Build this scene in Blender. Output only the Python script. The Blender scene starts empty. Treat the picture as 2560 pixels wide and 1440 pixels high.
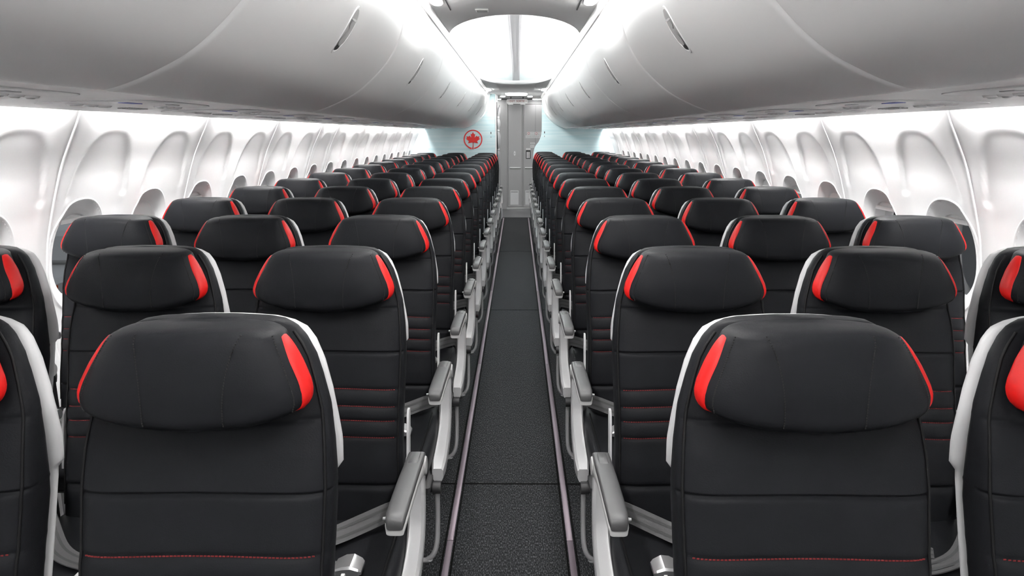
import bpy, math, random
from mathutils import Vector, Matrix
random.seed(7)
C = bpy.context.scene
COL = C.collection
PI = math.pi
# ------------------------------------------------------------------ camera
HC = 1.46                      # eye height above the cabin floor
F = 1778.0                     # focal length in pixels of a 2560 px wide frame
TILT = math.atan(385.0 / F)
cam_d = bpy.data.cameras.new('camera'); cam = bpy.data.objects.new('camera', cam_d); COL.objects.link(cam)
cam_d.sensor_width = 36.0; cam_d.lens = F / 2560.0 * 36.0; cam_d.clip_start = 0.05; cam_d.clip_end = 300
cam.location = (0.022, 0.0, HC)
cam.rotation_euler = (PI / 2 - TILT, 0, math.atan(14.0 / F * math.cos(TILT)))
C.camera = cam
C.view_settings.view_transform = 'Standard'; C.view_settings.look = 'None'
C.view_settings.gamma = 1.0; C.view_settings.use_curve_mapping = False
C.view_settings.exposure = 0.42
# ------------------------------------------------------------------ outside light
w = bpy.data.worlds.new('world'); C.world = w; w.use_nodes = True
w.node_tree.nodes['Background'].inputs[0].default_value = (0.55, 0.6, 0.66, 1)
w.node_tree.nodes['Background'].inputs[1].default_value = 0.35
SIDE_E, COVE_E, LAMP_E = 118.0, 215.0, 50.0

# ------------------------------------------------------------------ materials
def mat(name, col, rough=0.5, metal=0.0, spec=0.5, bump=None, coat=0.0, var=0.0, emit=None):
    m = bpy.data.materials.new(name); m.use_nodes = True
    nt = m.node_tree; b = nt.nodes['Principled BSDF']
    b.inputs['Base Color'].default_value = (*col, 1); b.inputs['Roughness'].default_value = rough
    b.inputs['Metallic'].default_value = metal; b.inputs['Specular IOR Level'].default_value = spec
    b.inputs['Coat Weight'].default_value = coat
    if emit:
        b.inputs['Emission Color'].default_value = (*emit[0], 1); b.inputs['Emission Strength'].default_value = emit[1]
    if bump or var:
        tc = nt.nodes.new('ShaderNodeTexCoord'); n = nt.nodes.new('ShaderNodeTexNoise')
        nt.links.new(tc.outputs['Object'], n.inputs['Vector'])
        n.inputs['Scale'].default_value = bump[0] if bump else 20; n.inputs['Detail'].default_value = 3
        if bump:
            bp = nt.nodes.new('ShaderNodeBump'); bp.inputs['Strength'].default_value = bump[1]; bp.inputs['Distance'].default_value = bump[2]
            nt.links.new(n.outputs['Fac'], bp.inputs['Height']); nt.links.new(bp.outputs[0], b.inputs['Normal'])
        if var:
            r = nt.nodes.new('ShaderNodeMapRange'); r.inputs[3].default_value = 1 - var; r.inputs[4].default_value = 1 + var
            h = nt.nodes.new('ShaderNodeMix'); h.data_type = 'RGBA'; h.blend_type = 'MULTIPLY'; h.inputs[0].default_value = 1
            nt.links.new(n.outputs['Fac'], r.inputs[0]); nt.links.new(r.outputs[0], h.inputs[7]); h.inputs[6].default_value = (*col, 1)
            nt.links.new(h.outputs[2], b.inputs['Base Color'])
    return m

M_shell = mat('pale_grey_plastic', (0.56, 0.56, 0.57), 0.38, bump=(260, 0.15, 0.0006))
M_leather = mat('black_leather', (0.0098, 0.0102, 0.0118), 0.46, spec=0.06, bump=(420, 0.35, 0.0008))
M_leather2 = mat('black_leather_side', (0.004, 0.004, 0.0045), 0.55, spec=0.18, bump=(420, 0.35, 0.0008))
M_red = mat('red_leather', (0.46, 0.005, 0.004), 0.45, spec=0.25, bump=(420, 0.3, 0.0006))
M_thread_r = mat('red_thread', (0.15, 0.007, 0.008), 0.8)
M_thread_k = mat('dark_thread', (0.004, 0.004, 0.004), 0.8)
M_pad = mat('grey_soft_plastic', (0.055, 0.055, 0.057), 0.42, bump=(500, 0.2, 0.0006))
M_frame = mat('light_grey_plastic', (0.46, 0.46, 0.46), 0.42, bump=(400, 0.1, 0.0004))
M_metal = mat('brushed_metal', (0.85, 0.85, 0.86), 0.33, 0.9)
M_tube = mat('grey_painted_tube', (0.42, 0.42, 0.43), 0.35, 0.3)
M_dark = mat('dark_plastic', (0.03, 0.03, 0.032), 0.5)
M_belt = mat('grey_webbing', (0.075, 0.075, 0.077), 0.7, bump=(900, 0.5, 0.001))
M_belt2 = mat('grey_webbing_stripe', (0.045, 0.045, 0.047), 0.75, bump=(900, 0.5, 0.001))
M_bin = mat('bin_white_plastic', (0.94, 0.94, 0.94), 0.33, spec=0.5, bump=(300, 0.08, 0.0005))
M_ceil = mat('ceiling_grey_plastic', (0.88, 0.88, 0.88), 0.5, bump=(200, 0.06, 0.0005))
M_vault = mat('vault_white_plastic', (0.80, 0.86, 0.86), 0.5)
M_wall = mat('sidewall_white_plastic', (0.90, 0.90, 0.905), 0.62, spec=0.25, bump=(300, 0.05, 0.0004))
M_psu = mat('psu_panel_plastic', (0.90, 0.90, 0.90), 0.27)
M_slot = mat('latch_grey', (0.48, 0.48, 0.48), 0.4)
M_door = mat('grey_door_laminate', (0.46, 0.46, 0.465), 0.45, bump=(150, 0.05, 0.0005), var=0.04)
M_doorl = mat('light_door_trim', (0.85, 0.85, 0.86), 0.35)
M_curt = mat('grey_curtain_cloth', (0.20, 0.20, 0.207), 0.85, bump=(60, 0.5, 0.004), var=0.1)
M_vinyl = mat('grey_vinyl', (0.12, 0.12, 0.125), 0.35, var=0.08)
M_track = mat('mauve_track_cover', (0.30, 0.245, 0.285), 0.45, 0.45)
M_black = mat('black_rubber', (0.004, 0.004, 0.004), 0.8, spec=0.05)
M_logo = mat('red_paint', (0.62, 0.02, 0.018), 0.5)
M_white = mat('white_placard', (0.8, 0.8, 0.8), 0.5)
M_txt = mat('brown_red_print', (0.16, 0.025, 0.015), 0.5)
M_txtg = mat('grey_print', (0.25, 0.25, 0.26), 0.5)
M_sideL = mat('sidewall_lamp', (1, 1, 1), 0.5, emit=((1.0, 0.99, 0.98), SIDE_E))
M_coveL = mat('ceiling_cove_lamp', (1, 1, 1), 0.5, emit=((1.0, 0.995, 0.99), COVE_E))
M_lamp = mat('ceiling_lamp_lens', (1, 1, 1), 0.5, emit=((1.0, 0.99, 0.97), LAMP_E))
M_lamp2 = mat('rear_lamp_lens', (1, 1, 1), 0.5, emit=((1.0, 0.99, 0.97), 24.0))
M_chan = mat('channel_grey_plastic', (0.42, 0.42, 0.43), 0.5)
M_tarmac = mat('tarmac', (0.16, 0.155, 0.15), 0.9, var=0.2)
M_orange = mat('orange_paint', (0.8, 0.14, 0.03), 0.5)
M_vwhite = mat('vehicle_white_paint', (0.75, 0.74, 0.72), 0.4)
M_seat_sign = mat('blue_print', (0.03, 0.05, 0.3), 0.5)

def glass_mat():
    m = bpy.data.materials.new('window_glass'); m.use_nodes = True
    nt = m.node_tree; nt.nodes.clear()
    o = nt.nodes.new('ShaderNodeOutputMaterial'); t = nt.nodes.new('ShaderNodeBsdfTransparent'); g = nt.nodes.new('ShaderNodeBsdfGlossy')
    mx = nt.nodes.new('ShaderNodeMixShader'); f = nt.nodes.new('ShaderNodeFresnel'); f.inputs[0].default_value = 1.12
    g.inputs['Roughness'].default_value = 0.02
    nt.links.new(f.outputs[0], mx.inputs[0]); nt.links.new(t.outputs[0], mx.inputs[1]); nt.links.new(g.outputs[0], mx.inputs[2]); nt.links.new(mx.outputs[0], o.inputs[0])
    return m
M_glass = glass_mat()

def carpet_mat():
    m = mat('charcoal_carpet', (0.02, 0.02, 0.022), 0.95, spec=0.15)
    nt = m.node_tree; b = nt.nodes['Principled BSDF']
    tc = nt.nodes.new('ShaderNodeTexCoord'); mp = nt.nodes.new('ShaderNodeMapping'); mp.inputs['Scale'].default_value = (330, 84, 1)
    n = nt.nodes.new('ShaderNodeTexNoise'); n.inputs['Scale'].default_value = 1.0; n.inputs['Detail'].default_value = 2.5
    cr = nt.nodes.new('ShaderNodeValToRGB')
    cr.color_ramp.elements[0].position = 0.42; cr.color_ramp.elements[0].color = (0.0095, 0.0098, 0.0108, 1)
    cr.color_ramp.elements[1].position = 0.68; cr.color_ramp.elements[1].color = (0.095, 0.097, 0.102, 1)
    e = cr.color_ramp.elements.new(0.54); e.color = (0.026, 0.0268, 0.029, 1)
    bp = nt.nodes.new('ShaderNodeBump'); bp.inputs['Strength'].default_value = 0.6; bp.inputs['Distance'].default_value = 0.003
    L = nt.links
    L.new(tc.outputs['Object'], mp.inputs[0]); L.new(mp.outputs[0], n.inputs['Vector']); L.new(n.outputs['Fac'], cr.inputs[0])
    L.new(cr.outputs[0], b.inputs['Base Color']); L.new(n.outputs['Fac'], bp.inputs['Height']); L.new(bp.outputs[0], b.inputs['Normal'])
    return m
M_carpet = carpet_mat()

def bulkhead_mat():
    m = mat('pale_blue_bulkhead', (0.6, 0.78, 0.8), 0.5)
    nt = m.node_tree; b = nt.nodes['Principled BSDF']; L = nt.links
    tc = nt.nodes.new('ShaderNodeTexCoord'); mp = nt.nodes.new('ShaderNodeMapping'); mp.inputs['Scale'].default_value = (1.2, 1, 26)
    n = nt.nodes.new('ShaderNodeTexNoise'); n.inputs['Scale'].default_value = 1.0; n.inputs['Detail'].default_value = 3
    cr = nt.nodes.new('ShaderNodeValToRGB')
    cr.color_ramp.elements[0].position = 0.3; cr.color_ramp.elements[0].color = (0.50, 0.70, 0.74, 1)
    cr.color_ramp.elements[1].position = 0.7; cr.color_ramp.elements[1].color = (0.68, 0.81, 0.83, 1)
    L.new(tc.outputs['Object'], mp.inputs[0]); L.new(mp.outputs[0], n.inputs['Vector']); L.new(n.outputs['Fac'], cr.inputs[0]); L.new(cr.outputs[0], b.inputs['Base Color'])
    return m
M_bulk = bulkhead_mat()

# ------------------------------------------------------------------ mesh helpers
class MB:
    def __init__(s): s.v = []; s.f = []; s.ex = []
    def merge(s, o, mi):
        s.ex.append((len(s.f), mi)); s.add(o.v, o.f)
    def add(s, vs, fs):
        o = len(s.v); s.v += [tuple(p) for p in vs]; s.f += [tuple(i + o for i in q) for q in fs]
    def box(s, x0, x1, y0, y1, z0, z1, b=0.0):
        if b <= 0:
            vs = [(x, y, z) for x in (x0, x1) for y in (y0, y1) for z in (z0, z1)]
            s.add(vs, [(0, 1, 3, 2), (4, 6, 7, 5), (0, 4, 5, 1), (2, 3, 7, 6), (0, 2, 6, 4), (1, 5, 7, 3)]); return
        # bevelled box: loft of chamfered rectangles along z
        def ring(z, i):
            c = b
            return [(x0 + i + c, y0 + i, z), (x1 - i - c, y0 + i, z), (x1 - i, y0 + i + c, z), (x1 - i, y1 - i - c, z),
                    (x1 - i - c, y1 - i, z), (x0 + i + c, y1 - i, z), (x0 + i, y1 - i - c, z), (x0 + i, y0 + i + c, z)]
        s.loft([ring(z0, b), ring(z0 + b, 0), ring(z1 - b, 0), ring(z1, b)])
    def loft(s, loops, cap0=True, cap1=True, closed=True):
        n = len(loops[0]); o = len(s.v)
        for l in loops: s.v += [tuple(p) for p in l]
        m = n if closed else n - 1
        for i in range(len(loops) - 1):
            for j in range(m):
                a = o + i * n + j; b = o + i * n + (j + 1) % n
                s.f.append((a, b, b + n, a + n))
        if closed and cap0: s.f.append(tuple(o + j for j in range(n))[::-1])
        if closed and cap1: s.f.append(tuple(o + (len(loops) - 1) * n + j for j in range(n)))
    def tube(s, pts, r, seg=10, flat=None):
        pts = [Vector(p) for p in pts]; loops = []
        up = Vector((0, 0, 1)); prev = None
        for i, p in enumerate(pts):
            d = (pts[min(i + 1, len(pts) - 1)] - pts[max(i - 1, 0)]).normalized()
            if prev is None:
                a = Vector((1, 0, 0)) if abs(d.x) < 0.8 else Vector((0, 0, 1))
                prev = (a - d * a.dot(d)).normalized()
            u = (prev - d * prev.dot(d)).normalized(); prev = u; v = d.cross(u)
            rr = r[i] if isinstance(r, (list, tuple)) else r
            loops.append([p + u * rr * math.cos(2 * PI * k / seg) + v * rr * math.sin(2 * PI * k / seg) for k in range(seg)])
        s.loft(loops)
    def disc(s, c, nrm, r, h, seg=20, r2=None):
        c = Vector(c); n = Vector(nrm).normalized(); a = Vector((0, 0, 1)) if abs(n.z) < 0.9 else Vector((1, 0, 0))
        u = n.cross(a).normalized(); v = n.cross(u); r2 = r if r2 is None else r2
        s.loft([[c + (u * math.cos(2 * PI * k / seg) + v * math.sin(2 * PI * k / seg)) * q + n * t for k in range(seg)] for q, t in ((r, 0), (r2, h))])
    def build(s, name, m, parent=None, smooth=True, shift=(0, 0, 0), angle=38, fix=True):
        me = bpy.data.meshes.new(name)
        dx, dy, dz = shift
        me.from_pydata([(x + dx, y + dy, z + dz) for x, y, z in s.v], [], s.f); me.update()
        if fix:
            import bmesh
            bm = bmesh.new(); bm.from_mesh(me); bmesh.ops.recalc_face_normals(bm, faces=bm.faces); bm.to_mesh(me); bm.free()
        ms = m if isinstance(m, (list, tuple)) else [m]
        for q in ms: me.materials.append(q)
        if s.ex:
            mi = [0] * len(s.f); cur = 0
            st = dict(s.ex)
            for i in range(len(s.f)):
                cur = st.get(i, cur); mi[i] = cur
            me.polygons.foreach_set('material_index', mi)
        if smooth:
            me.polygons.foreach_set('use_smooth', [True] * len(me.polygons))
            try: me.set_sharp_from_angle(angle=math.radians(angle))
            except Exception: pass
        o = bpy.data.objects.new(name, me); COL.objects.link(o)
        if parent: o.parent = parent
        return o

def smooth_pts(P, n=8):
    out = []
    for i in range(len(P) - 1):
        p0 = P[max(i - 1, 0)]; p1 = P[i]; p2 = P[i + 1]; p3 = P[min(i + 2, len(P) - 1)]
        for k in range(n):
            t = k / n
            out.append(tuple(0.5 * ((2 * b) + (-a + c) * t + (2 * a - 5 * b + 4 * c - d) * t * t + (-a + 3 * b - 3 * c + d) * t ** 3) for a, b, c, d in zip(p0, p1, p2, p3)))
    out.append(tuple(P[-1])); return out
def interp(T, x):
    if x <= T[0][0]: return T[0][1]
    for (a, b), (c, d) in zip(T, T[1:]):
        if x <= c: return b + (d - b) * (x - a) / (c - a)
    return T[-1][1]
def spow(v, p): return math.copysign(abs(v) ** p, v)
def tag(o, label=None, cat=None, group=None, kind=None):
    if label: o['label'] = label
    if cat: o['category'] = cat
    if group: o['group'] = group
    if kind: o['kind'] = kind
    return o
def empty(name, loc, label=None, cat=None, group=None):
    o = bpy.data.objects.new(name, None); COL.objects.link(o); o.location = loc; o.empty_display_size = 0.1
    return tag(o, label, cat, group)
def children(o): return list(o.children)
def copy_tree(o, parent=None):
    c = o.copy(); COL.objects.link(c); c.parent = parent
    for ch in list(o.children): copy_tree(ch, c)
    return c
def sside(s): return 'left' if s < 0 else 'right'

# ------------------------------------------------------------------ cabin layout
PITCH = 0.762; Y0 = 1.130                      # row pitch, headrest top of the first visible row
ROWS = {-1: 15, 1: 16}
YL, YR = 12.22, 12.95                          # rear bulkheads
YB = {-1: YL, 1: YR}
YFRONT = -2.2; YEND = 14.15

# ------------------------------------------------------------------ floor
m = MB(); m.box(-1.85, 1.85, YFRONT, 12.72, -0.03, 0.0)
tag(m.build('floor', M_carpet, smooth=False), 'charcoal carpet of the cabin floor with fine pale flecks', kind='structure')
m = MB(); m.box(-1.85, 1.85, 12.72, YEND + 0.1, -0.03, 0.0015)
tag(m.build('floor', M_vinyl, smooth=False), 'smooth grey vinyl floor in front of the rear doors', kind='structure')
k = 1
for X in (-0.222, 0.216):
    y = YFRONT
    for y1 in (2.35, 4.4, 6.6, 8.8, 12.6):
        m = MB(); m.box(X - 0.011, X + 0.011, y + 0.002, y1 - 0.002, 0, 0.006, 0.0015)
        o = m.build('trim_%d' % k, M_track); k += 1
        tag(o, 'mauve metal seat track cover strip along the aisle', kind='structure')
        m = MB()
        for q in (-1, 1): m.box(X + q * 0.0175 - 0.003, X + q * 0.0175 + 0.003, y, y1, 0, 0.004)
        m.build('edge_seal', M_black, o, smooth=False)
        y = y1
for ys in (2.79, 5.86, 8.93):
    m = MB(); m.box(-0.5, 0.5, ys - 0.004, ys + 0.004, 0, 0.002)
    tag(m.build('trim_%d' % k, M_black, smooth=False), 'thin black seam across the aisle carpet', kind='structure'); k += 1

# ------------------------------------------------------------------ side walls
WP = smooth_pts([(1.66, 1.560), (1.61, 1.566), (1.56, 1.585), (1.50, 1.610), (1.432, 1.645), (1.347, 1.686), (1.248, 1.722), (1.127, 1.760), (1.037, 1.783), (0.9, 1.803), (0.75, 1.81), (0.6, 1.80), (0.4, 1.765), (0.2, 1.70), (0.0, 1.62)][::-1], 6)
def wallx(z): return interp(WP, z)
PL = 1.12; J0 = 2.70                             # sidewall panel length, first joint
joints = [J0 + PL * i for i in range(-4, 4)] + [J0 + 3.5 * PL + PL * i for i in range(0, 6)]
wins = sorted([J0 - 4 * PL + PL * i + q * PL for i in range(0, 7) for q in (0.25, 0.75)] + [J0 + 3.25 * PL] + [J0 + 3.5 * PL + PL * i + q * PL for i in range(0, 5) for q in (0.25, 0.75)])
WZ = 0.965; WA = 0.192; WB = 0.235; WSH = -0.085
def ssm(a, b, x):
    t = min(1, max(0, (x - a) / (b - a))); return t * t * (3 - 2 * t)
def recess(y, z):
    yc = min(wins, key=lambda q: abs(q - y)); dy = abs(y - yc)
    d = 0.0
    if z > 0.55:
        r = ((dy / 0.225) ** 2.7 + (abs(z - 0.98) / 0.495) ** 2.7) ** (1 / 2.7)
        edge = 0.045 if z > 1.2 else 0.20
        d += interp([(0.8, 0.001), (1.0, 0.004), (1.15, 0.009), (1.3, 0.010), (1.475, 0.002)], z) * (1 - ssm(1 - edge, 1.0 + edge * 0.15, r))
    # smooth roll of the panel ends towards the joint
    jd = min(abs(y - j) for j in joints)
    d += 0.006 * (1 - ssm(0.0, 0.09, jd))
    return d
def wall_pt(s, y, z, off=0.0):
    e = 0.004
    nx, nz = wallx(z + e) - wallx(z - e), 2 * e      # tangent (dx,dz); outward normal = (dz,-dx)
    l = math.hypot(nx, nz)
    d = recess(y, z) + off
    return (s * (wallx(z) + d * nz / l), y, z - d * nx / l)
for s in (-1, 1):
    ys = []; y = YFRONT
    while y < YEND + 0.05: ys.append(y); y += 0.0125
    zs = [0, 0.1, 0.2, 0.3, 0.4, 0.5, 0.6, 0.66, 0.70] + [0.71 + 0.0125 * i for i in range(77)]
    m = MB(); nz = len(zs); idx = {}
    for i, y in enumerate(ys):
        for j, z in enumerate(zs): m.v.append(wall_pt(s, y, min(z, 1.66)))
    for i in range(len(ys) - 1):
        for j in range(nz - 1):
            yc = ys[i] + 0.006; zc = (zs[j] + zs[j + 1]) / 2
            wy = min(wins, key=lambda q: abs(q + WSH - yc)) + WSH
            if (abs(yc - wy) / WA) ** 2.3 + (abs(zc - WZ) / WB) ** 2.3 < 0.93: continue
            a = i * nz + j; m.f.append((a, a + 1, a + nz + 1, a + nz))
    tag(m.build('wall_' + sside(s), M_wall, angle=80), 'white moulded cabin sidewall on the %s' % sside(s), kind='structure')
    # joint strips
    for j in joints:
        if j < 0.2 or j > YB[s]: continue
        m = MB(); loops = []
        for z in [0.3 + 0.03 * i for i in range(43)]:
            p = wall_pt(s, j, z, 0.002)
            loops.append([(p[0] - s * 0.006 * max(0, math.sin(PI * t / 8)) + (0.004 * s if t in (0, 8) else 0), j + 0.008 * math.cos(PI * t / 8), p[2]) for t in range(9)])
        m.loft(loops, closed=False)
        tag(m.build('trim_%d' % k, M_wall, angle=80), 'narrow white strip covering a sidewall panel joint', kind='structure'); k += 1
# lamps above the side panels (a strip per panel, hidden behind the service panels' edge)
def lamp_segments(s):
    js = [j for j in joints if j < YB[s]] + [YB[s] + 0.12]
    return list(zip(js, js[1:]))
for s in (-1, 1):
    segs = lamp_segments(s)
    for i, (a, b) in enumerate(segs):
        if b > YB[s]: b = YB[s] + 0.02
        if b - a < 0.3: continue
        root = empty('sidewall_light', (s * 1.55, (a + b) / 2, 1.585), 'long white light strip above the %s sidewall, over the %s panel from the camera' % (sside(s), ['nearest', 'nearest', 'nearest', 'nearest', 'second', 'third', 'fourth', 'short fifth', 'sixth', 'seventh', 'eighth', 'ninth', 'tenth', 'last'][i]), 'light', 'light strips above the %s sidewall' % sside(s))
        hl = (b - a) / 2 - 0.115
        m = MB(); m.box(-0.016, 0.016, -hl, hl, 0.0, 0.006); m.build('lens', M_sideL, root, smooth=False)
        m = MB(); m.box(-0.022, 0.022, -hl - 0.01, hl + 0.01, 0.006, 0.03); m.build('housing', M_psu, root, smooth=False)

# ------------------------------------------------------------------ windows
OPEN = {(-1, 8): 0.12, (1, 8): 0.12, (1, 9): 0.14, (-1, 10): 0.14, (-1, 12): 0.2, (-1, 13): 0.16, (1, 11): 0.16, (1, 12): 0.2, (1, 13): 0.14, (-1, 16): 0.2, (1, 16): 0.2}
for s in (-1, 1):
    for wi, yw in enumerate(wins):
        if yw < 1.0 or yw > YB[s] - 0.1: continue
        yw += WSH; near = yw < 7
        NS = 56 if near else 32
        def ring(r, off, sc=1.0):
            L = []
            for q in range(NS):
                a = 2 * PI * q / NS
                py = yw + WA * r * spow(math.cos(a), 2 / 2.3); pz = WZ + WB * r * spow(math.sin(a), 2 / 2.3)
                L.append(wall_pt(s, py, pz, off))
            return L
        m = MB()
        m.loft([ring(1.025, 0.003), ring(1.018, -0.001), ring(1.0, -0.0035), ring(0.98, -0.002), ring(0.96, 0.001), ring(0.92, 0.006), ring(0.87, 0.0115), ring(0.82, 0.016), ring(0.77, 0.019), ring(0.755, 0.022), ring(0.715, 0.023), ring(0.70, 0.028), ring(0.69, 0.08)], False, False)
        wo = m.build('window_%d' % (wi + (100 if s > 0 else 0)), M_wall, angle=60)
        tag(wo, 'oval cabin window with a funnel-shaped white surround in the %s sidewall' % sside(s), kind='structure')
        m = MB(); r_ = ring(0.71, 0.078); c = [sum(p[i] for p in r_) / NS for i in range(3)]
        m.v = [tuple(c)] + [tuple(p) for p in r_]; m.f = [(0, 1 + q, 1 + (q + 1) % NS) for q in range(NS)]
        m.build('glass_pane', M_glass, wo, fix=False)
        fr = OPEN.get((s, wi), 0.96)          # shade drawn down to this fraction
        m = MB(); zt = WZ + WB * 0.72; zb = zt - 2 * WB * 0.72 * fr
        rows = [zt + (zb - zt) * i / 14 for i in range(15)]; loops = []
        for z in rows:
            hw = WA * 0.70 * max(0.02, 1 - min(1, abs(z - WZ) / (WB * 0.73)) ** 2.3) ** (1 / 2.3)
            loops.append([wall_pt(s, yw + hw * t, z, 0.036) for t in (-1, -0.5, 0, 0.5, 1)])
        m.loft(loops, closed=False); m.build('window_shade', M_wall, wo, fix=False)
        if fr < 0.95:
            m = MB(); hw = WA * 0.45; c = wall_pt(s, yw, zb + 0.012, 0.028)
            m.box(c[0] - 0.008, c[0] + 0.008, yw - hw, yw + hw, c[2] - 0.010, c[2] + 0.010, 0.003); m.build('shade_handle', M_white, wo)

# ------------------------------------------------------------------ overhead bins
BP = smooth_pts([(0.873, 0.094), (0.845, 0.1005), (0.78, 0.124), (0.685, 0.171), (0.605, 0.234), (0.537, 0.306), (0.49, 0.385), (0.462, 0.47), (0.449, 0.545), (0.445, 0.60)], 5)
blen = [0]
for a, b in zip(BP, BP[1:]): blen.append(blen[-1] + math.dist(a, b))
def binpt(t, off=0.0):          # t = arc length from the lower crease
    i = 0
    while i < len(BP) - 2 and blen[i + 1] < t: i += 1
    u = (t - blen[i]) / (blen[i + 1] - blen[i]); a, b = BP[i], BP[i + 1]
    x = a[0] + (b[0] - a[0]) * u; z = a[1] + (b[1] - a[1]) * u
    dx, dz = b[0] - a[0], b[1] - a[1]; l = math.hypot(dx, dz)
    return (x + off * dz / l * -1, HC + z + off * dx / l)     # off>0 goes towards the aisle
BL = 1.59
ordn = ['first', 'second', 'third', 'fourth', 'fifth', 'sixth', 'seventh', 'eighth', 'ninth', 'tenth', 'eleventh', 'twelfth', 'thirteenth', 'fourteenth', 'fifteenth', 'sixteenth']
def handle_parts(root, s, L):
    T0, T1 = 0.345, 0.505; tc = (T0 + T1) / 2
    def pt(a, r, off):
        t = tc + (T1 - T0) / 2 * r * math.cos(a); yy = 0.040 * r * spow(math.sin(a), 0.9) * (1.0 + 0.1 * math.cos(a))
        x, z = binpt(t, off); return (s * x, yy, z - HC)
    n = 28
    m = MB(); m.loft([[pt(2 * PI * k_ / n, r, o) for k_ in range(n)] for r, o in ((1.10, -0.001), (1.06, 0.0022), (0.97, 0.0022), (0.93, -0.0005))], False, False)
    h = m.build('latch_handle', M_bin, root)
    m = MB(); rr = [[pt(2 * PI * k_ / n, r, o) for k_ in range(n)] for r, o in ((0.95, 0.0004), (0.5, 0.0008), (0.02, 0.0008))]
    m.loft(rr, False, True); m.build('finger_recess', M_slot, h)
    def patch(a, b, wd, mt, nm, o=0.0028):
        m = MB(); L_ = []
        for i in range(9):
            t = tc + (T1 - T0) / 2 * (a + (b - a) * i / 8)
            w_ = wd * math.sqrt(max(0.02, 1 - (2 * i / 8 - 1) ** 2))
            L_.append([(s * binpt(t, o)[0], q * w_, binpt(t, o)[1] - HC) for q in (-1, 0, 1)])
        m.loft(L_, closed=False); m.build(nm, mt, h, fix=False)
    patch(-0.66, -0.10, 0.026, M_frame, 'paddle'); patch(0.15, 0.50, 0.022, M_frame, 'paddle'); patch(0.48, 0.57, 0.034, M_white, 'catch_bar', 0.004); patch(-0.9, -0.60, 0.020, M_dark, 'thumb_slot', 0.002)
def make_bin(s, y0, y1, label, group):
    root = empty('overhead_bin', (0, (y0 + y1) / 2, HC), label, 'overhead bin', group)
    hl = (y1 - y0) / 2 - 0.002; R = 0.022
    st = [0, 0.001, 0.003, 0.006, 0.010, 0.015, 0.022, 0.05]
    ysn = [-hl + e for e in st] + [0] + [hl - e for e in st[::-1]]
    T = [blen[-1] * i / 40 for i in range(41)]
    m = MB(); loops = []
    for y in ysn:
        e = hl - abs(y); d = 0.0
        if e < R: d = R * 0.55 * (1 - math.sqrt(max(0, 1 - ((R - e) / R) ** 2)))
        L_ = []
        for t in T:
            x, z = binpt(t, -d); L_.append((s * x, y, z - HC))
        L_ += [(s * 0.50, y, 0.60 - d), (s * 1.2, y, 0.60 - d), (s * 1.5, y, 0.42), (s * 1.5, y, 0.13), (s * 0.928, y, 0.125), (s * 0.908, y, 0.1045 + d), (s * 0.898, y, 0.0965 + d), (s * 0.886, y, 0.0925 + d)]
        loops.append(L_)
    m.loft(loops); m.build('bin_door', M_bin, root, angle=50)
    handle_parts(root, s, hl)
    return root
for s in (-1, 1):
    y = 1.61 - 2 * BL; i = 0
    while y < YB[s] - 0.2:
        y1 = min(y + BL, YB[s] - 0.004)
        if y + BL > 0.2:
            nm = 'nearest overhead, only partly in view' if i <= 1 else '%s one back from the camera' % ordn[i - 1]
            make_bin(s, y, y1, 'white curved overhead bin on the %s, %s' % (sside(s), nm), 'overhead bins along the %s side' % sside(s))
        y += BL; i += 1
    # bin ends / fascia against the bulkhead and the rail on top
    m = MB(); yy0 = YFRONT; segs = []
    j = 0
    while yy0 < YB[s]:
        yy1 = min(yy0 + BL, YB[s] - 0.01)
        m = MB(); pr = [(0.4455, 0.603), (0.4405, 0.606), (0.432, 0.628), (0.428, 0.648), (0.438, 0.655), (0.462, 0.645), (0.47, 0.603)]
        m.loft([[(s * a, y_, HC + b) for a, b in pr] for y_ in (yy0 + 0.002, yy1 - 0.002)])
        tag(m.build('trim_%d' % k, M_bin, angle=25), 'white rail between the %s bins and the ceiling' % sside(s), kind='structure'); k += 1
        yy0 = yy1 + (0.01 if yy1 > YB[s] - 0.02 else 0)

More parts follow.
